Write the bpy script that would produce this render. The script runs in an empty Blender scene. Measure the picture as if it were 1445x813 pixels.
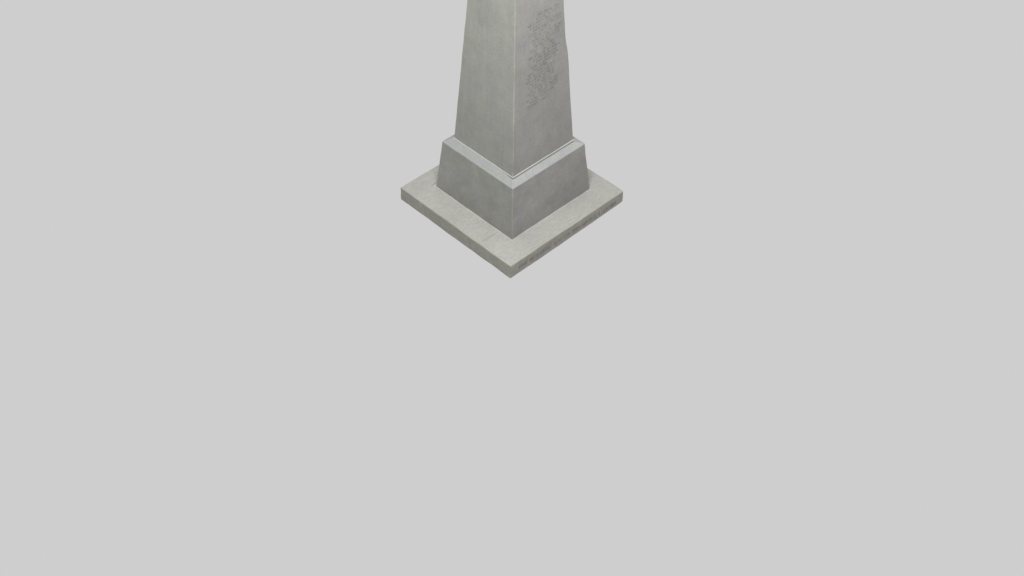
import bpy, bmesh, math, random
from mathutils import Vector, Matrix, noise

random.seed(11)
scene = bpy.context.scene
col = scene.collection
U = 0.75            # metres per modelling unit (half the width of the base slab)

# measured proportions, in units
T = 0.1884                      # slab thickness
B0, B1, H = 0.6833, 0.6199, 0.739   # plinth half width low, high; height
PX, PY = 0.0271, 0.0114
S0, Z0, K = 0.5169, 0.8137, 0.06626  # shaft half width at its foot, foot height, taper
SX, SY = 0.0082, -0.0081
ZT, ZA = 5.6, 6.05              # shaft shoulder and apex


# ------------------------------------------------------------------ materials
def lin(r, g, b):
    f = lambda c: c / 12.92 if c <= 0.04045 else ((c + 0.055) / 1.055) ** 2.4
    return (f(r / 255), f(g / 255), f(b / 255), 1)


class NT:
    def __init__(self, name):
        self.m = bpy.data.materials.new(name)
        self.m.use_nodes = True
        self.t = self.m.node_tree
        self.t.nodes.clear()
        self.out = self.n('ShaderNodeOutputMaterial')
        self.b = self.n('ShaderNodeBsdfPrincipled')
        self.t.links.new(self.b.outputs[0], self.out.inputs[0])
        self.co = self.n('ShaderNodeTexCoord').outputs['Object']

    def n(self, typ, **kw):
        x = self.t.nodes.new(typ)
        for k, v in kw.items():
            setattr(x, k, v)
        return x

    def put(self, sock, v):
        if isinstance(v, bpy.types.NodeSocket):
            self.t.links.new(v, sock)
        else:
            sock.default_value = v

    def noise(self, scale, detail=4, rough=0.55, stretch=None, rot=None, seed=0.0):
        mp = self.n('ShaderNodeMapping')
        self.put(mp.inputs[0], self.co)
        mp.inputs['Location'].default_value = (seed * 3.1, seed * 1.7, seed * 2.3)
        if stretch:
            mp.inputs['Scale'].default_value = stretch
        if rot:
            mp.inputs['Rotation'].default_value = rot
        x = self.n('ShaderNodeTexNoise')
        self.put(x.inputs['Vector'], mp.outputs[0])
        x.inputs['Scale'].default_value = scale
        x.inputs['Detail'].default_value = detail
        x.inputs['Roughness'].default_value = rough
        return x.outputs[0]

    def rng(self, v, a, b, c=0.0, d=1.0, smooth=False):
        x = self.n('ShaderNodeMapRange')
        if smooth:
            x.interpolation_type = 'SMOOTHSTEP'
        self.put(x.inputs[0], v)
        for i, q in enumerate((a, b, c, d)):
            x.inputs[i + 1].default_value = q
        return x.outputs[0]

    def math(self, op, a, b=0.0):
        x = self.n('ShaderNodeMath', operation=op)
        self.put(x.inputs[0], a)
        self.put(x.inputs[1], b)
        return x.outputs[0]

    def mix(self, f, a, b, blend='MIX'):
        x = self.n('ShaderNodeMix', data_type='RGBA', blend_type=blend)
        self.put(x.inputs[0], f)
        self.put(x.inputs[6], a)
        self.put(x.inputs[7], b)
        return x.outputs[2]


def stone(name, base, tint_shade_x=(0.94, 1.0, 0.90, 1), tint_shade_y=(1.03, 1.0, 0.97, 1), amp=0.10,
          streak=0.0, brushed=0.0, grain=0.05, patches=None, patch_amt=0.0):
    """weathered grey granite: mottling, fine grain, a greener tint on the -x side, painted shading by facing"""
    t = NT(name)
    c = base
    big = t.noise(2.1, 5, 0.6, seed=1)
    mid = t.noise(9.0, 5, 0.6, seed=2)
    fine = t.noise(70, 3, 0.7, seed=3)
    # greenish weathering facing -x, warmer stone facing -y, plus painted side shading
    geo = t.n('ShaderNodeNewGeometry')
    sep = t.n('ShaderNodeSeparateXYZ')
    t.put(sep.inputs[0], geo.outputs['True Normal'])
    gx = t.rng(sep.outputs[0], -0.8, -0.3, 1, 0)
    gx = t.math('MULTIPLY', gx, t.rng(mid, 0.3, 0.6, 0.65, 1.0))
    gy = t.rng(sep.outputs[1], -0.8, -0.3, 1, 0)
    c = t.mix(gx, c, tint_shade_x, 'MULTIPLY') if not isinstance(c, bpy.types.NodeSocket) else c
    c = t.mix(gy, c, tint_shade_y, 'MULTIPLY')
    # colour patches (bluish and tan)
    pb = t.rng(t.noise(13, 5, 0.65, seed=5), 0.52, 0.68)
    pt = t.rng(t.noise(13, 5, 0.65, seed=6), 0.52, 0.68)
    if patches:
        c = t.mix(t.math('MULTIPLY', pb, patch_amt), c, patches[0])
        c = t.mix(t.math('MULTIPLY', pt, patch_amt), c, patches[1])
    v = t.rng(big, 0.3, 0.7, 1 - amp, 1 + amp)
    v = t.math('MULTIPLY', v, t.rng(mid, 0.3, 0.7, 1 - amp * 0.6, 1 + amp * 0.6))
    v = t.math('MULTIPLY', v, t.rng(fine, 0.3, 0.7, 1 - grain, 1 + grain))
    if streak:
        st = t.noise(22, 4, 0.6, stretch=(1, 1, 0.07), seed=7)
        v = t.math('MULTIPLY', v, t.rng(st, 0.3, 0.7, 1 - streak, 1 + streak))
    if brushed:
        br = t.noise(60, 4, 0.65, stretch=(0.28, 1.0, 1), rot=(0, 0, math.radians(38)), seed=8)
        v = t.math('MULTIPLY', v, t.rng(br, 0.3, 0.7, 1 - brushed, 1 + brushed))
    mul = t.n('ShaderNodeCombineColor')
    for i in range(3):
        t.put(mul.inputs[i], v)
    c = t.mix(1.0, c, mul.outputs[0], 'MULTIPLY')
    t.put(t.b.inputs['Base Color'], c)
    t.b.inputs['Roughness'].default_value = 0.85
    t.b.inputs['Specular IOR Level'].default_value = 0.2
    bp = t.n('ShaderNodeBump')
    bp.inputs['Strength'].default_value = 0.25
    bp.inputs['Distance'].default_value = 0.004
    t.put(bp.inputs['Height'], t.math('ADD', mid, t.math('MULTIPLY', fine, 0.6)))
    t.put(t.b.inputs['Normal'], bp.outputs[0])
    return t.m


M = {}
M['shaft'] = stone('shaft_granite', (0.270, 0.269, 0.259, 1), tint_shade_x=(0.97, 1.0, 0.935, 1), tint_shade_y=(1.01, 0.985, 0.975, 1),
                   amp=0.075, streak=0.035, patches=((0.246, 0.253, 0.272, 1), (0.292, 0.270, 0.240, 1)), patch_amt=0.75, grain=0.09)
M['plinth'] = stone('plinth_granite', (0.263, 0.261, 0.252, 1), tint_shade_x=(0.94, 0.97, 0.90, 1), tint_shade_y=(1.03, 1.01, 1.01, 1),
                    amp=0.12, patches=((0.238, 0.244, 0.272, 1), (0.285, 0.260, 0.232, 1)), patch_amt=0.7, grain=0.10)
M['slab'] = stone('slab_granite', (0.350, 0.349, 0.325, 1), tint_shade_x=(0.77, 0.777, 0.722, 1), tint_shade_y=(0.86, 0.82, 0.795, 1),  # slab sides painted darker than its top, shade put into the colour
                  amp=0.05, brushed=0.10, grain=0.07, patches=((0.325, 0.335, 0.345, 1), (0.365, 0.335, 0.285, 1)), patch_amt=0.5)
M['ledge'] = stone('ledge_granite', (0.315, 0.323, 0.315, 1), tint_shade_x=(0.92, 0.93, 0.90, 1), tint_shade_y=(1.10, 1.10, 1.09, 1),  # light painted into the ledge: brighter facing -y, dimmer facing -x
                   amp=0.06, patches=((0.285, 0.30, 0.35, 1), (0.325, 0.32, 0.295, 1)), patch_amt=0.85, grain=0.09)
M['arris'] = stone('worn_arris', (0.295, 0.298, 0.278, 1), tint_shade_x=(0.98, 1.0, 0.93, 1), tint_shade_y=(1.0, 0.97, 0.95, 1), amp=0.2)
M['slab_arris'] = stone('slab_arris', (0.325, 0.32, 0.275, 1), tint_shade_x=(0.92, 0.93, 0.78, 1), tint_shade_y=(1.0, 0.93, 0.87, 1), amp=0.14)
M['mortar'] = stone('pale_mortar', (0.40, 0.40, 0.39, 1), tint_shade_x=(0.92, 0.92, 0.9, 1), tint_shade_y=(1.05, 1.05, 1.05, 1), amp=0.1)  # mortar is darker facing -x and lighter facing -y
M['bed'] = stone('bed_mortar', (0.385, 0.395, 0.39, 1), tint_shade_x=(1, 1, 1, 1), tint_shade_y=(1, 1, 1, 1), amp=0.12)
M['joint'] = stone('weathered_joint', (0.33, 0.33, 0.325, 1), amp=0.1)
M['cut'] = stone('dark_lettering', (0.220, 0.215, 0.205, 1), amp=0.2, tint_shade_x=(1, 1, 1, 1), tint_shade_y=(1, 1, 1, 1))
M['faint'] = stone('faint_lettering', (0.224, 0.226, 0.217, 1), amp=0.25, tint_shade_x=(1, 1, 1, 1), tint_shade_y=(1, 1, 1, 1))
M['crack'] = stone('crack_dirt', (0.325, 0.298, 0.262, 1), amp=0.12)
M['slit'] = stone('slit_dirt', (0.25, 0.26, 0.265, 1), amp=0.2)


# ------------------------------------------------------------------ geometry
def link(name, bm, mats, parent):
    for v in bm.verts:
        v.co *= U
    bmesh.ops.recalc_face_normals(bm, faces=bm.faces)
    me = bpy.data.meshes.new(name)
    bm.to_mesh(me)
    bm.free()
    for m in mats:
        me.materials.append(m)
    o = bpy.data.objects.new(name, me)
    col.objects.link(o)
    o.parent = parent
    return o


def ring_points(n, m, r, half):
    """square outline with rounded corners -> list of (x, y, is_corner)"""
    pts = []
    corners = [(-1, -1), (1, -1), (1, 1), (-1, 1)]
    for ci, (a, b) in enumerate(corners):
        cx, cy = a * (half - r), b * (half - r)
        a0 = math.radians(180 + 90 * ci)
        for i in range(m + 1):
            an = a0 + math.radians(90) * i / m
            pts.append((cx + r * math.cos(an), cy + r * math.sin(an), i < m))
        a2, b2 = corners[(ci + 1) % 4]
        nx, ny = a2 * (half - r), b2 * (half - r)
        ex, ey = pts[-1][0], pts[-1][1]
        an = a0 + math.radians(90)
        tx, ty = nx + r * math.cos(an), ny + r * math.sin(an)
        for i in range(1, n):
            f = i / n
            pts.append((ex + (tx - ex) * f, ey + (ty - ey) * f, False))
    return pts


def block(levels, r, n, m=2, cx=0, cy=0, wob=0.002, seed=0, warp=None, sub=1.0):
    """stack of rounded square rings; levels = (half, z, side material, edge material)"""
    bm = bmesh.new()
    rings = []
    for half, z, sm, em in levels:
        row = []
        for x, y, c in ring_points(n, m, min(r, half * 0.4), half):
            p = Vector((x + cx, y + cy, z))
            q = p * 5 + Vector((seed, seed * 2, seed * 3))
            d = noise.noise_vector(q) * wob + noise.noise_vector(q * 4.3) * wob * 0.5
            if c:
                d += noise.noise_vector(q * 3) * wob * 1.1
            p = p + d
            if warp:
                p = warp(p, x, y, z)
            row.append((bm.verts.new(p), c))
        rings.append((row, sm, em))
    for (ra, _, _), (rb, sm, em) in zip(rings, rings[1:]):
        k = len(ra)
        for i in range(k):
            j = (i + 1) % k
            f = bm.faces.new((ra[i][0], ra[j][0], rb[j][0], rb[i][0]))
            f.material_index = em if ra[i][1] else sm
    f = bm.faces.new([v for v, _ in reversed(rings[0][0])])
    f.material_index = rings[0][1]
    f = bm.faces.new([v for v, _ in rings[-1][0]])
    f.material_index = rings[-1][1]
    return bm


def lerp_levels(h0, z0, h1, z1, n, sm, em):
    return [(h0 + (h1 - h0) * i / n, z0 + (z1 - z0) * i / n, sm, em) for i in range(n + 1)]


root = bpy.data.objects.new('obelisk', None)
col.objects.link(root)
root['label'] = 'weathered grey stone obelisk with engraved tapering shaft on a square plinth and slab'
root['category'] = 'obelisk'

# base slab, slightly wavy along its edges
e = 0.007
lv = [(1 - 0.003, -T, 0, 0), (1, -T + 0.004, 0, 1)]
lv += lerp_levels(1.0, -T + 0.02, 1.0, -0.02, 5, 0, 1)
lv += [(1.0 - 0.001, -e, 0, 1), (1.0 - e * 0.5, -e * 0.25, 1, 1), (1.0 - e * 1.6, 0.0, 1, 1), (1.0 - 0.03, 0.001, 0, 0)]


def slab_warp(p, x, y, z):
    # the right hand corner has lost a little of its tip
    if z < -0.1:
        c = max(0.0, (x - y) / 2)
        p.z += -0.012 + 0.030 * c * c
    d = (x - y) - 1.955
    if d > 0:
        p = p + Vector((-1, 1, 0)) * (d * 0.05)
        if z > -0.05:
            p.z -= d * 0.10
    return p


slab = link('base_slab', block(lv, 0.006, 46, 2, wob=0.004, seed=3, warp=slab_warp), [M['slab'], M['slab_arris']], root)

# crack and slit in the top of the slab
def strip(bm, pts, w, z):
    prev = None
    for i, (x, y) in enumerate(pts):
        if i < len(pts) - 1:
            dx, dy = pts[i + 1][0] - x, pts[i + 1][1] - y
        l = math.hypot(dx, dy)
        nx, ny = -dy / l, dx / l
        ww = w * (0.35 if i in (0, len(pts) - 1) else random.uniform(0.75, 1.2))
        a = bm.verts.new((x + nx * ww, y + ny * ww, z))
        b = bm.verts.new((x - nx * ww, y - ny * ww, z))
        if prev:
            bm.faces.new((prev[0], prev[1], b, a))
        prev = (a, b)


bm = bmesh.new()
strip(bm, [(-0.95, -0.444), (-0.90, -0.449), (-0.85, -0.446), (-0.79, -0.452), (-0.745, -0.453)], 0.0036, 0.0045)
link('crack', bm, [M['crack']], slab)
bm = bmesh.new()
strip(bm, [(-0.690, 0.752), (-0.66, 0.758), (-0.63, 0.757), (-0.600, 0.764)], 0.0065, 0.0045)
link('slit', bm, [M['slit']], slab)

lv = [(B0 + 0.018, 0.0012, 0, 0), (B0 + 0.013, 0.0045, 0, 0), (B0 - 0.02, 0.0060, 0, 0)]
link('bedding_mortar', block(lv, 0.012, 50, 2, PX, PY, wob=0.004, seed=31), [M['bed']], root)

# plinth: battered sides, sloping ledge up to the foot of the shaft
lv = [(B0 + 0.001, 0.0025, 0, 0)]
lv += lerp_levels(B0 + 0.003, 0.010, B1 + 0.001, H - 0.012, 10, 0, 1)
lv += [(B1 - 0.004, H - 0.002, 2, 2), (B1 - 0.014, H + 0.004, 2, 2)]
hin = S0 + 0.011
zin = Z0 - 0.006
lv += [((B1 - 0.014) * (1 - f) + hin * f, (H + 0.004) * (1 - f) + zin * f, 2, 2) for f in (0.35, 0.7, 1.0)]
lv += [(S0 - 0.02, Z0 - 0.005, 2, 2)]


def plinth_warp(p, x, y, z):
    # the top is centred under the shaft; the joint on the -y side is raked deeper
    if z > H + 0.001:
        f = min(1, (z - H) / (zin - H))
        p = p + Vector(((SX - PX) * f, (SY - PY) * f, 0))
        w = min(1, max(0, (-(y + 0.40) / 0.08)))
        p.z -= 0.020 * f * w
    return p


link('plinth', block(lv, 0.007, 30, 2, PX, PY, wob=0.003, seed=8, warp=plinth_warp),
     [M['plinth'], M['arris'], M['ledge']], root)

# shaft with its pyramid top
lv = [(S0 - 0.002, Z0 - 0.002, 0, 0)]
n = 60
for i in range(n + 1):
    z = Z0 + 0.006 + (ZT - Z0 - 0.006) * i / n
    lv.append((S0 - K * (z - Z0), z, 0, 1))
hs = S0 - K * (ZT - Z0)
for f in (0.03, 0.35, 0.7, 0.97):
    lv.append((hs * (1 - f), ZT + (ZA - ZT) * f, 0, 1))


def shaft_warp(p, x, y, z):
    # the right hand arris bulges, then is spalled off above a step
    half = S0 - K * (z - Z0)
    near = max(0.0, 1 - math.hypot(x - half, y + half) / 0.22)
    ks = ((0.0, 0.0), (0.85, 0.0), (1.6, 0.0030), (2.06, 0.0075), (2.14, 0.0058), (2.26, -0.0026), (2.34, -0.0046), (2.85, 0.0), (9.0, 0.0))
    for (za, oa), (zb_, ob) in zip(ks, ks[1:]):
        if za <= z <= zb_:
            off = oa + (ob - oa) * (z - za) / (zb_ - za)
            break
    else:
        off = 0.0
    return p + Vector((1, -1, 0)) * off * near


shaft = link('shaft', block(lv, 0.008, 26, 2, SX, SY, wob=0.0025, seed=15, warp=shaft_warp),
             [M['shaft'], M['arris']], root)

# mortar smeared up the foot of the front arris
bm = bmesh.new()
prev = None
for f, wd in ((0, .010), (.3, .008), (.65, .007), (1, .003)):
    z = Z0 + 0.004 + 0.078 * f
    h = S0 - K * (z - Z0) + 0.0045
    a = bm.verts.new((SX - h, SY - h + wd * 1.5, z))
    b = bm.verts.new((SX - h, SY - h, z))
    c = bm.verts.new((SX - h + wd, SY - h, z))
    if prev:
        bm.faces.new((prev[0], prev[1], b, a))
        bm.faces.new((prev[1], prev[2], c, b))
    prev = (a, b, c)
link('mortar_smear', bm, [M['mortar']], shaft)

# thin pale bed of mortar squeezed out under the shaft
lv = [(S0 + 0.004, Z0 - 0.012, 0, 0), (S0 + 0.010, Z0 - 0.008, 0, 0), (S0 + 0.010, Z0 + 0.001, 0, 0), (S0 + 0.003, Z0 + 0.008, 0, 0)]
link('mortar_joint', block(lv, 0.010, 40, 2, SX, SY, wob=0.0025, seed=21), [M['mortar']], root)
# weathered bedding course seen in the raked joint on the inscribed side
lv = [(S0 + 0.002, Z0 - 0.050, 0, 0), (S0 + 0.002, Z0 - 0.010, 0, 0)]
link('bedding_course', block(lv, 0.010, 20, 2, SX, SY, wob=0.001, seed=23), [M['joint']], root)


# ------------------------------------------------------------------ worn engraved lettering
def stroke(bm, P0, ex, ez, en, a, b, w, t):
    """one chisel stroke between a and b in the face's own (x, z) plane"""
    ax, az = a
    bx, bz = b
    dx, dz = bx - ax, bz - az
    l = math.hypot(dx, dz) or 1e-6
    nx, nz = -dz / l * w, dx / l * w
    q = [(ax + nx, az + nz), (ax - nx, az - nz), (bx - nx, bz - nz), (bx + nx, bz + nz)]
    vs = [bm.verts.new(P0 + ex * u + ez * v + en * t) for u, v in q]
    bm.faces.new(vs)


GLYPHS = [
    [((0, 0), (0, 1)), ((0, 1), (1, 1)), ((0, .5), (.7, .5)), ((0, 0), (1, 0))],
    [((0, 0), (0, 1)), ((1, 0), (1, 1)), ((0, .5), (1, .5))],
    [((.5, 0), (.5, 1)), ((0, 1), (1, 1))],
    [((0, 0), (0, 1)), ((0, 0), (1, 0))],
    [((0, 0), (.5, 1)), ((.5, 1), (1, 0)), ((.2, .4), (.8, .4))],
    [((0, 0), (0, 1)), ((0, 1), (1, 0)), ((1, 0), (1, 1))],
    [((0, .2), (0, .8)), ((0, .8), (.5, 1)), ((.5, 1), (1, .8)), ((1, .8), (1, .2)), ((1, .2), (.5, 0)), ((.5, 0), (0, .2))],
    [((.5, 0), (.5, 1))],
    [((0, 0), (0, 1)), ((0, 1), (.9, .85)), ((.9, .85), (.9, .6)), ((.9, .6), (0, .5)), ((.3, .5), (1, 0))],
    [((1, .9), (.3, 1)), ((.3, 1), (0, .75)), ((0, .75), (1, .3)), ((1, .3), (.6, 0)), ((.6, 0), (0, .1))],
]


def write(bm, P0, ex, ez, en, u, v, wdt, hgt, pen, t, worn=0.2):
    for i, (a, b) in enumerate(random.choice(GLYPHS)):
        if i and random.random() < worn:
            continue
        stroke(bm, P0, ex, ez, en, (u + a[0] * wdt, v + a[1] * hgt), (u + b[0] * wdt, v + b[1] * hgt), pen, t)


# the long inscription on the shaft face
bm = bmesh.new()
ez = Vector((0, K, 1)).normalized()
ex = Vector((1, 0, 0))
en = ex.cross(ez).normalized()
P0 = Vector((SX, SY - S0 + 0.000, Z0))
rows = 28
zt, zb = 2.80, 1.66
for i in range(rows):
    f = i / (rows - 1)
    z = zt + (zb - zt) * f
    left = -0.19 + 0.05 * math.sin(f * 5) + random.uniform(-0.03, 0.05)
    right = 0.29 - 0.05 * f + random.uniform(-0.12, 0.05)
    if i < 2:
        left, right = -0.06, 0.30
    if i in (5, 12, 19):
        left -= 0.05
    if i in (9, 16):
        right -= 0.15
    if i > 24:
        right -= 0.10
    u = left
    while u < right:
        wl = random.randint(2, 8)
        for k in range(wl):
            if u > right:
                break
            if noise.noise(Vector((u * 9, z * 7, 4.0))) < -0.40:    # letters weathered away in patches
                u += 0.0178
                continue
            write(bm, P0, ex, ez, en, u, (z - Z0) / ez.z, 0.0115, 0.021, 0.0014, 0.0045, worn=0.22)
            u += 0.0178
        u += 0.016
link('inscription', bm, [M['faint']], shaft)

# the single line along the front edge of the slab, words with gaps between them
P0 = Vector((0, -1.0, -T))
words = [(-0.86, -0.72, .15), (-0.675, -0.55, .05), (-0.50, -0.285, .3), (-0.255, -0.19, .15), (-0.155, -0.115, .2),
         (-0.07, 0.015, .15), (0.06, 0.195, .0), (0.25, 0.34, .2), (0.35, 0.49, .05), (0.54, 0.56, .0), (0.62, 0.70, .3), (0.72, 0.85, .15)]
for a, b, wn in words:
    bm = bmesh.new()
    u = a
    while u < b:
        write(bm, P0, Vector((1, 0, 0)), Vector((0, 0, 1)), Vector((0, -1, 0)), u, 0.058 + random.uniform(-.003, .003),
              0.021, 0.050, 0.0024, 0.0060, worn=wn)
        u += 0.031
    link('engraved_word', bm, [M['cut']], slab)


# ------------------------------------------------------------------ light, backdrop colour, camera
BG = lin(206, 206, 206)
w = bpy.data.worlds.new('World')
scene.world = w
w.use_nodes = True
bgn = w.node_tree.nodes['Background']
bgn.inputs[0].default_value = BG
bgn.inputs[1].default_value = 1.0

ld = bpy.data.lights.new('softbox', 'AREA')
ld.shape = 'DISK'
ld.size = 1.6
ld.energy = 320
ld.color = (1.0, 0.995, 0.975)
lamp = bpy.data.objects.new('softbox', ld)
col.objects.link(lamp)
lamp.location = Vector((-2.3, -2.15, 7.6)) * U       # high in front of the front arris
lamp.rotation_euler = (lamp.location - Vector((0, 0, 0.7)) * U).to_track_quat('Z', 'Y').to_euler()

pitch, yaw, roll = 0.78012, 0.78823, 0.01406
fw = Vector((math.cos(yaw) * math.cos(pitch), math.sin(yaw) * math.cos(pitch), -math.sin(pitch)))
rt = Vector((math.sin(yaw), -math.cos(yaw), 0))
up = rt.cross(fw)
r2 = rt * math.cos(roll) + up * math.sin(roll)
u2 = up * math.cos(roll) - rt * math.sin(roll)
cd = bpy.data.cameras.new('camera')
cd.sensor_width = 36
cd.lens = 50.0
cd.clip_end = 500
cam = bpy.data.objects.new('camera', cd)
col.objects.link(cam)
mw = Matrix((r2, u2, -fw)).transposed().to_4x4()
mw.translation = Vector((-9.62867, -9.70807, 11.77165)) * U
cam.matrix_world = mw
scene.camera = cam

scene.view_settings.view_transform = 'Standard'
scene.view_settings.look = 'None'
scene.view_settings.exposure = 0
scene.view_settings.gamma = 1
